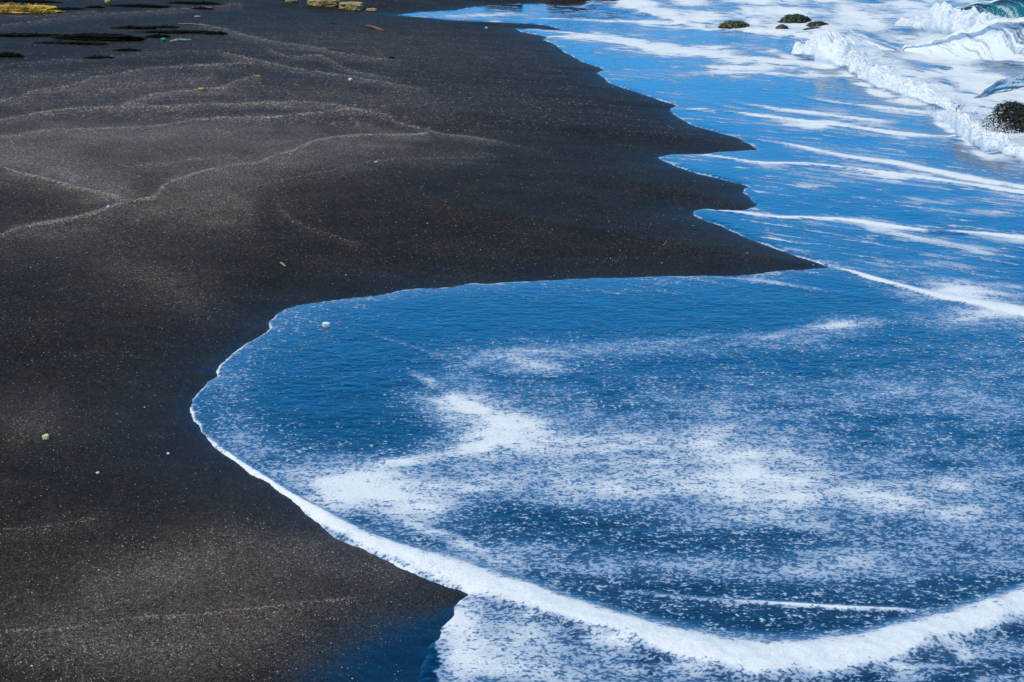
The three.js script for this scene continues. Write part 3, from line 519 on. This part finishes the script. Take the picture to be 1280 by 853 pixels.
function seaRock(name, label, px, py, wpx, hpx, seed, green, dens, y0 = 0.03) {
  const g = ground(px, py, y0), m = pxm(g[1]), rx = wpx * m / 2, ry = hpx * m, o = new THREE.Group(); o.position.set(g[0], y0, -g[1] - rx * 0.5);
  const st = lump(rx, ry, rx * 0.8, { seed, amp: 0.22, sharp: 0.3, paint: (x, y, z, n, rd) => { const k = 0.5 + 0.9 * clamp(0.5 + n); return [0.035 * k, 0.026 * k, 0.026 * k]; } });
  const s = new THREE.Mesh(st, wetMat); s.name = 'stone'; o.add(s);
  const P = st.attributes.position, N = st.attributes.normal, top = []; for (let i = 0; i < P.count; i++) if (N.getY(i) > 0.1 && P.getY(i) > ry * 0.18 && gn(P.getX(i) * 5 / rx * 0.3 + seed, P.getZ(i) * 2 / rx) > -0.25) top.push(i);
  const w = new THREE.Mesh(blades(dens, seed + 3, r => { const i = top[Math.floor(r() * top.length)]; return [P.getX(i), P.getY(i) - 0.01, P.getZ(i)]; }, rx * 0.16, 0.012, r => { const k = 0.3 + r(); return [green[0] * k, green[1] * k, green[2] * k]; }, 0.8), bladeMat); w.name = 'seaweed_cover'; w.userData.kind = 'stuff'; o.add(w);
  return put(o, name, label, 'rock', 'rocks in the surf');
}
seaRock('mossy_rock', 'low rock with golden-green weed at the edge of the white water', 920, 35, 36, 7, 3, [0.20, 0.19, 0.02], 900);
seaRock('mossy_rock', 'smallest mossy rock between the golden rock and the brown rock', 978, 40, 16, 8, 7, [0.12, 0.17, 0.02], 400);
seaRock('mossy_rock', 'largest brown rock with bright green moss on top in the white water', 996, 31, 36, 11, 12, [0.06, 0.15, 0.03], 700);
seaRock('mossy_rock', 'dark green rock touching the seaward end of the brown mossy rock', 1024, 36, 26, 8, 18, [0.03, 0.10, 0.03], 700);
seaRock('mossy_rock', 'thin rock sliver washed by foam in front of the dark green rock', 1018, 40, 24, 5, 25, [0.03, 0.11, 0.06], 200);
seaRock('weedy_rock', 'big dark rock hung with olive weed where the bore breaks', 1278, 168, 80, 34, 33, [0.035, 0.04, 0.008], 1800, 0.0);

const dry = (a, b, c) => (x, y, z, n, rd) => { const k = clamp(0.75 + 0.5 * n); return [a * k, b * k, c * k]; };
function beachLump(name, label, category, px, py, wpx, hpx, o, group, depth = 0.8, sink = 0.25) {
  const p = onSand(px, py), m = pxm(p[1], p[2]), rx = wpx * m / 2, ry = hpx * m * 0.55, q = new THREE.Mesh(lump(rx, ry, rx * depth, o), o.wet ? wetMat : vmat);
  q.position.set(p[0], p[2] + ry * (1 - sink * 2), -p[1] - rx * depth * 0.4); q.rotation.y = o.turn || 0; return put(q, name, label, category, group);
}
const sandstone = (x, y, z, n, rd) => { const k = clamp(0.7 + 0.6 * n); const d = rd < 0.55 ? 0.35 : 1; return [0.46 * k * d, 0.29 * k * d, 0.10 * k * d]; };
beachLump('boulder', 'flat-topped pale sandstone slab lying on the far sand', 'boulder', 438, 12, 33, 11, { seed: 2, amp: 0.12, flat: 0.8, sharp: 0.15, paint: sandstone, det: 18 }, 'sandstone boulders', 1.0);
beachLump('boulder', 'longer yellow boulder behind the sandstone slab', 'boulder', 404, 8, 42, 11, { seed: 5, amp: 0.2, flat: 0.5, sharp: 0.3, paint: sandstone, det: 18 }, 'sandstone boulders', 0.8);
beachLump('boulder', 'small flat stone at the foot of the sandstone slab', 'boulder', 464.5, 14, 14, 4.5, { seed: 8, amp: 0.2, flat: 0.3, paint: sandstone }, 'sandstone boulders', 0.9);
beachLump('boulder', 'yellow rounded boulder on its own beside the longer boulder', 'boulder', 364, 4, 16, 10, { seed: 14, amp: 0.2, flat: 0.3, paint: sandstone }, 'sandstone boulders', 0.9);
const redRock = (x, y, z, n, rd) => { const k = clamp(0.5 + 0.7 * n); return [0.11 * k, 0.045 * k, 0.035 * k]; };
const bigRocks = [['dark red boulder standing at the end of the beach', 765, 2.5, 60, 26, 21, redRock], ['brown boulder behind the dark red one', 715, 0, 60, 30, 27, redRock], ['ochre boulder at the end of the wet sand', 630, -2, 50, 26, 29, (x, y, z, n) => { const k = clamp(0.5 + 0.7 * n); return [0.3 * k, 0.2 * k, 0.09 * k]; }]];
for (const [label, px, py, w, h, seed, paint] of bigRocks) { const g = ground(px, py), m = pxm(g[1]), q = new THREE.Mesh(lump(w * m / 2, h * m * 0.55, w * m * 0.35, { seed, amp: 0.22, sharp: 0.25, flat: 0.3, paint, det: 18 }), vmat); q.position.set(g[0], h * m * 0.3, -g[1] - w * m * 0.3); put(q, 'boulder', label, 'boulder', 'boulders at the far end'); }

// ---- heaps of weed along the tide line
function heap(label, x0, x1, py, hpx, seed, tint, gold = false, group) {
  const p = onSand((x0 + x1) / 2, py), m = pxm(p[1], p[2]), rx = (x1 - x0) / 2 * m, ry = Math.max(0.03, hpx * m * (gold ? 0.9 : 0.55)), rz = clamp(rx * 0.2, 0.08, 0.24), o = new THREE.Group(); o.position.set(p[0], p[2] - 0.01, -p[1] - rz * 0.6);
  const b = new THREE.Mesh(lump(rx, ry, rz, { seed, amp: 0.5, sharp: 0.7, freq: 2.6, det: 18, paint: (x, y, z, n) => tint(clamp(0.5 + n)) }), weedMat); b.name = 'matted_weed'; o.add(b);
  const f = new THREE.Mesh(blades(Math.round(gold ? 200 + 260 * rx : 40 + 60 * rx), seed + 1, r => { const a = r() * 6.283, q = Math.sqrt(r()); return [Math.cos(a) * q * rx, ry * (1 - q * q) * (0.6 + 0.5 * r()), Math.sin(a) * q * rz]; }, gold ? 0.22 : 0.09, gold ? 0.008 : 0.016, r => tint(r() * (gold ? 1.4 : 1)), 0.7), gold ? bladeMat : weedBlade); f.name = 'weed_strands'; f.userData.kind = 'stuff'; o.add(f);
  put(o, gold ? 'straw_heap' : 'seaweed_heap', label, gold ? 'straw' : 'seaweed', group);
}
const black = k => [0.003 + 0.010 * k * k, 0.0035 + 0.011 * k * k, 0.002 + 0.005 * k * k], goldT = k => [0.16 + 0.5 * k, 0.09 + 0.3 * k, 0.01 + 0.05 * k];
heap('heap of golden straw washed up by the far tide line', -22, 62, 15, 8, 41, goldT, true);
const G1 = 'black seaweed heaps on the tide line';
for (const [l, x0, x1, y, h, sd] of [
  ['longest and tallest black seaweed heap of the near wrack line', 72, 164, 50, 12, 51], ['flat black weed mat joined to the landward end of the longest heap', -20, 74, 46, 6, 52],
  ['narrow black weed strip behind the longest heap', 142, 190, 36, 5, 53], ['short black weed strip seaward of the narrow strip', 188, 220, 34.5, 3, 54],
  ['long thin black seaweed ridge ending in a small knob', 170, 262, 41, 4, 55], ['small black weed knob at the seaward end of the thin ridge', 255, 280, 43, 6, 56],
  ['little black weed patch in front of the thin ridge beside the green scrap', 184, 208, 46, 3, 57], ['black weed clump lying alone on the landward sand below the mat', -14, 24, 72, 10, 58],
  ['low dark weed strip below the longest heap', 40, 120, 55, 4, 59], ['thin black weed smear on bare sand under the pale twig', 143, 174, 64, 2.5, 60], ['tiny black weed smear above the grit line', 106, 140, 73, 2, 67],
]) heap(l, x0, x1, y, h, sd, black, false, G1);
for (const [l, x0, x1, y, h, sd] of [
  ['black seaweed heap just seaward of the golden straw', 64, 100, 12, 4, 61], ['black seaweed heap in the middle of the far wrack line', 105, 128, 10.5, 5, 62], ['longest black seaweed heap of the far wrack line', 128, 198, 8.5, 5, 63],
  ['far black seaweed heap nearest the yellow boulders', 208, 266, 5, 5, 64], ['small black weed tuft in front of the far wrack line', 238, 262, 11.5, 3, 65], ['black weed bank behind the golden straw', -30, 60, 3, 5, 66],
]) heap(l, x0, x1, y, h, sd, black, false, 'black seaweed heaps of the far wrack line');

// ---- single finds on the sand
function stick(name, label, category, a, b, r0, c, group) {
  const A = onSand(...a), B = onSand(...b), n = 14, k = pxm(A[1], A[2]), rad = r0 * k, pts = []; const r = rng(a[0] * 7 + b[1]);
  for (let i = 0; i <= n; i++) { const t = i / n; pts.push(new THREE.Vector3(lerp(A[0], B[0], t) + (r() - .5) * rad * .8, lerp(A[2], B[2], t) + rad * (0.6 + 0.5 * Math.sin(t * 5)), -lerp(A[1], B[1], t) + (r() - .5) * rad * .8)); }
  const g = new THREE.TubeGeometry(new THREE.CatmullRomCurve3(pts), 28, rad, 7, false), p = g.attributes.position, cl = [];
  for (let i = 0; i < p.count; i++) { const t = Math.floor(i / 8) / 28, e = (0.45 + 0.55 * Math.sin(Math.PI * clamp(t * 0.9 + 0.08))) * (0.8 + 0.4 * hash2(i % 8 + a[0], Math.floor(t * 9))); const q = pts[Math.min(n, Math.round(t * n))]; p.setXYZ(i, lerp(q.x, p.getX(i), e), lerp(q.y, p.getY(i), e), lerp(q.z, p.getZ(i), e)); const s = 0.6 + 0.7 * hash2(i % 8, 3 + (i >> 3)); cl.push(c[0] * s, c[1] * s, c[2] * s); }
  g.setAttribute('color', new THREE.Float32BufferAttribute(cl, 3)); g.computeVertexNormals(); put(new THREE.Mesh(g, vmat), name, label, category, group);
}
stick('driftwood', 'reddish-brown driftwood stick lying alone near the boulders', 'driftwood', [457, 33.5], [480, 38.5], 1.7, [0.2, 0.07, 0.03]);
stick('driftwood', 'thin black stick along the grit line', 'driftwood', [410, 63], [439, 67.5], 1.2, [0.008, 0.007, 0.006]);
stick('driftwood', 'short black stick on bare sand seaward of the thin black stick', 'driftwood', [486, 73], [494, 73], 1.5, [0.008, 0.007, 0.006]);
stick('driftwood', 'small dark twig between the boulders and the reddish driftwood', 'driftwood', [411, 29], [421, 29.5], 1.1, [0.02, 0.014, 0.008]);
stick('driftwood', 'pale branched twig lying below the black seaweed', 'driftwood', [212, 53], [238, 49.5], 1.5, [0.5, 0.42, 0.33]);
stick('driftwood', 'orange splinter on dark sand above the swash', 'driftwood', [350, 329.5], [357, 333], 1.2, [0.5, 0.26, 0.1]);
stick('driftwood', 'rusty brown twig at the top of the grit curve', 'driftwood', [222, 30.5], [262, 31.5], 0.9, [0.25, 0.12, 0.08]);
const tone = (a, b, c) => dry(a, b, c);
for (const [n, l, cat, px, py, w, h, c, sd] of [
  ['pebble', 'round white pebble beside the lower grit line', 'pebble', 438, 101, 5, 4.5, [0.75, 0.78, 0.76], 1], ['shell_fragment', 'yellowish white shell fragment on dark sand landward of the swash lobe', 'shell', 57, 549, 9, 8, [0.75, 0.66, 0.3], 2],
  ['foam_lump', 'white lump floating in the blue swash', 'foam', 408, 409, 11, 6.5, [0.8, 0.8, 0.8], 3], ['leaf_scrap', 'orange leaf scrap on the upper grit line', 'leaf', 252, 112, 8, 3, [0.6, 0.32, 0.04], 4],
  ['leaf_scrap', 'ochre leaf scrap above the forked grit line', 'leaf', 322, 96, 8, 2.4, [0.42, 0.24, 0.05], 5], ['plastic_scrap', 'bright green scrap among the black seaweed', 'scrap', 204, 50, 6, 3.5, [0.02, 0.38, 0.2], 6],
  ['plastic_scrap', 'tiny green scrap below the grit line fork', 'scrap', 223, 262, 4, 2.5, [0.02, 0.28, 0.16], 7], ['pebble', 'white pebble near the lower sand wedge by the foam', 'pebble', 210, 568, 4, 2.6, [0.75, 0.76, 0.8], 8],
  ['pebble', 'lone white chip on dark sand level with the yellowish fragment', 'pebble', 122, 592, 4.5, 2.6, [0.7, 0.7, 0.72], 9], ['pebble', 'white pebble on the far wet sand near the water tips', 'pebble', 608, 36, 3, 3, [0.75, 0.78, 0.78], 10],
  ['pebble', 'white chip in the hollow of the forked grit line', 'pebble', 135, 259, 4.5, 3, [0.7, 0.7, 0.7], 11], ['pebble', 'pale chip at the start of the winding grit line', 'pebble', 470, 204, 5, 3.5, [0.4, 0.5, 0.44], 12],
  ['shell_fragment', 'yellow speck of shell beside the far black seaweed', 'shell', 134, 3, 7, 5, [0.6, 0.5, 0.08], 13], ['pebble', 'tawny stone on sand between black weed and boulders', 'pebble', 247, 21.5, 9, 2.4, [0.4, 0.28, 0.14], 14],
]) {
  const p = n === 'foam_lump' ? [...ground(px, py), 0.008] : onSand(px, py), m = pxm(p[1], p[2]), rx = w * m / 2, ry = h * m * 0.5;
  const q = new THREE.Mesh(lump(rx, ry, rx * 0.9, { seed: sd * 3.3, amp: 0.3, sharp: 0.2, det: 5, flat: 0.3, paint: tone(...c) }), vmat); q.position.set(p[0], p[2] + ry * 0.6, -p[1]); q.rotation.y = sd; put(q, n, l, cat, n === 'pebble' ? 'pale pebbles on the black sand' : undefined);
}
{ // shell grit: countless pale crumbs
  const r = rng(404), list = []; let tries = 0;
  while (list.length < 32000 && tries++ < 900000) {
    const i = r() ** 1.15 * (NR - 80), j = r() * 0.78 * NC, d = rowD(i), x = colT(j) * d, s = look(S, x, d); if (s < 0.05 || (s < 0.9 && r() > 0.15 + s * 0.9)) continue;
    const g = look(GRIT, x, d), wa = look(WASH, x, d), cl = sstep(-0.2, 0.6, fbm(x * 1.3 + 70, d * 1.3, 3)); if (r() > 0.05 + 0.16 * cl + 0.9 * g + 0.9 * wa) continue;
    list.push([x, d, look(HS, x, d)]);
  }
  const m = new THREE.InstancedMesh(new THREE.DodecahedronGeometry(1, 0), new THREE.MeshStandardMaterial({ roughness: 0.6 }), list.length), o = new THREE.Object3D(), c = new THREE.Color();
  list.forEach(([x, d, y], i) => {
    const big = r() < 0.012 ? 2.1 : 1, k = (0.0011 + 0.0017 * r() ** 3) * big * (d > 12 ? 1.5 : 1) * (d > 20 ? 1.4 : 1); o.position.set(x, y + k * 0.3, -d); o.scale.set(k * (0.8 + 0.7 * r()), k * 0.7, k * (0.8 + 0.5 * r())); o.rotation.set(r() * 0.6, r() * 6, r() * 0.6); o.updateMatrix(); m.setMatrixAt(i, o.matrix);
    const t = r(), v = 0.06 + 0.6 * r() ** 4; c.setRGB(...(t < 0.6 ? [v, v * 0.93, v * 0.84] : t < 0.85 ? [v, v * 0.82, v * 0.5] : [v * 0.95, v * 0.72, v * 0.64])); m.setColorAt(i, c);
  });
  put(m, 'shell_grit', 'scattered pale shell grit on the black sand', 'grit', null, 'stuff');
}
renderer.render(scene, camera);
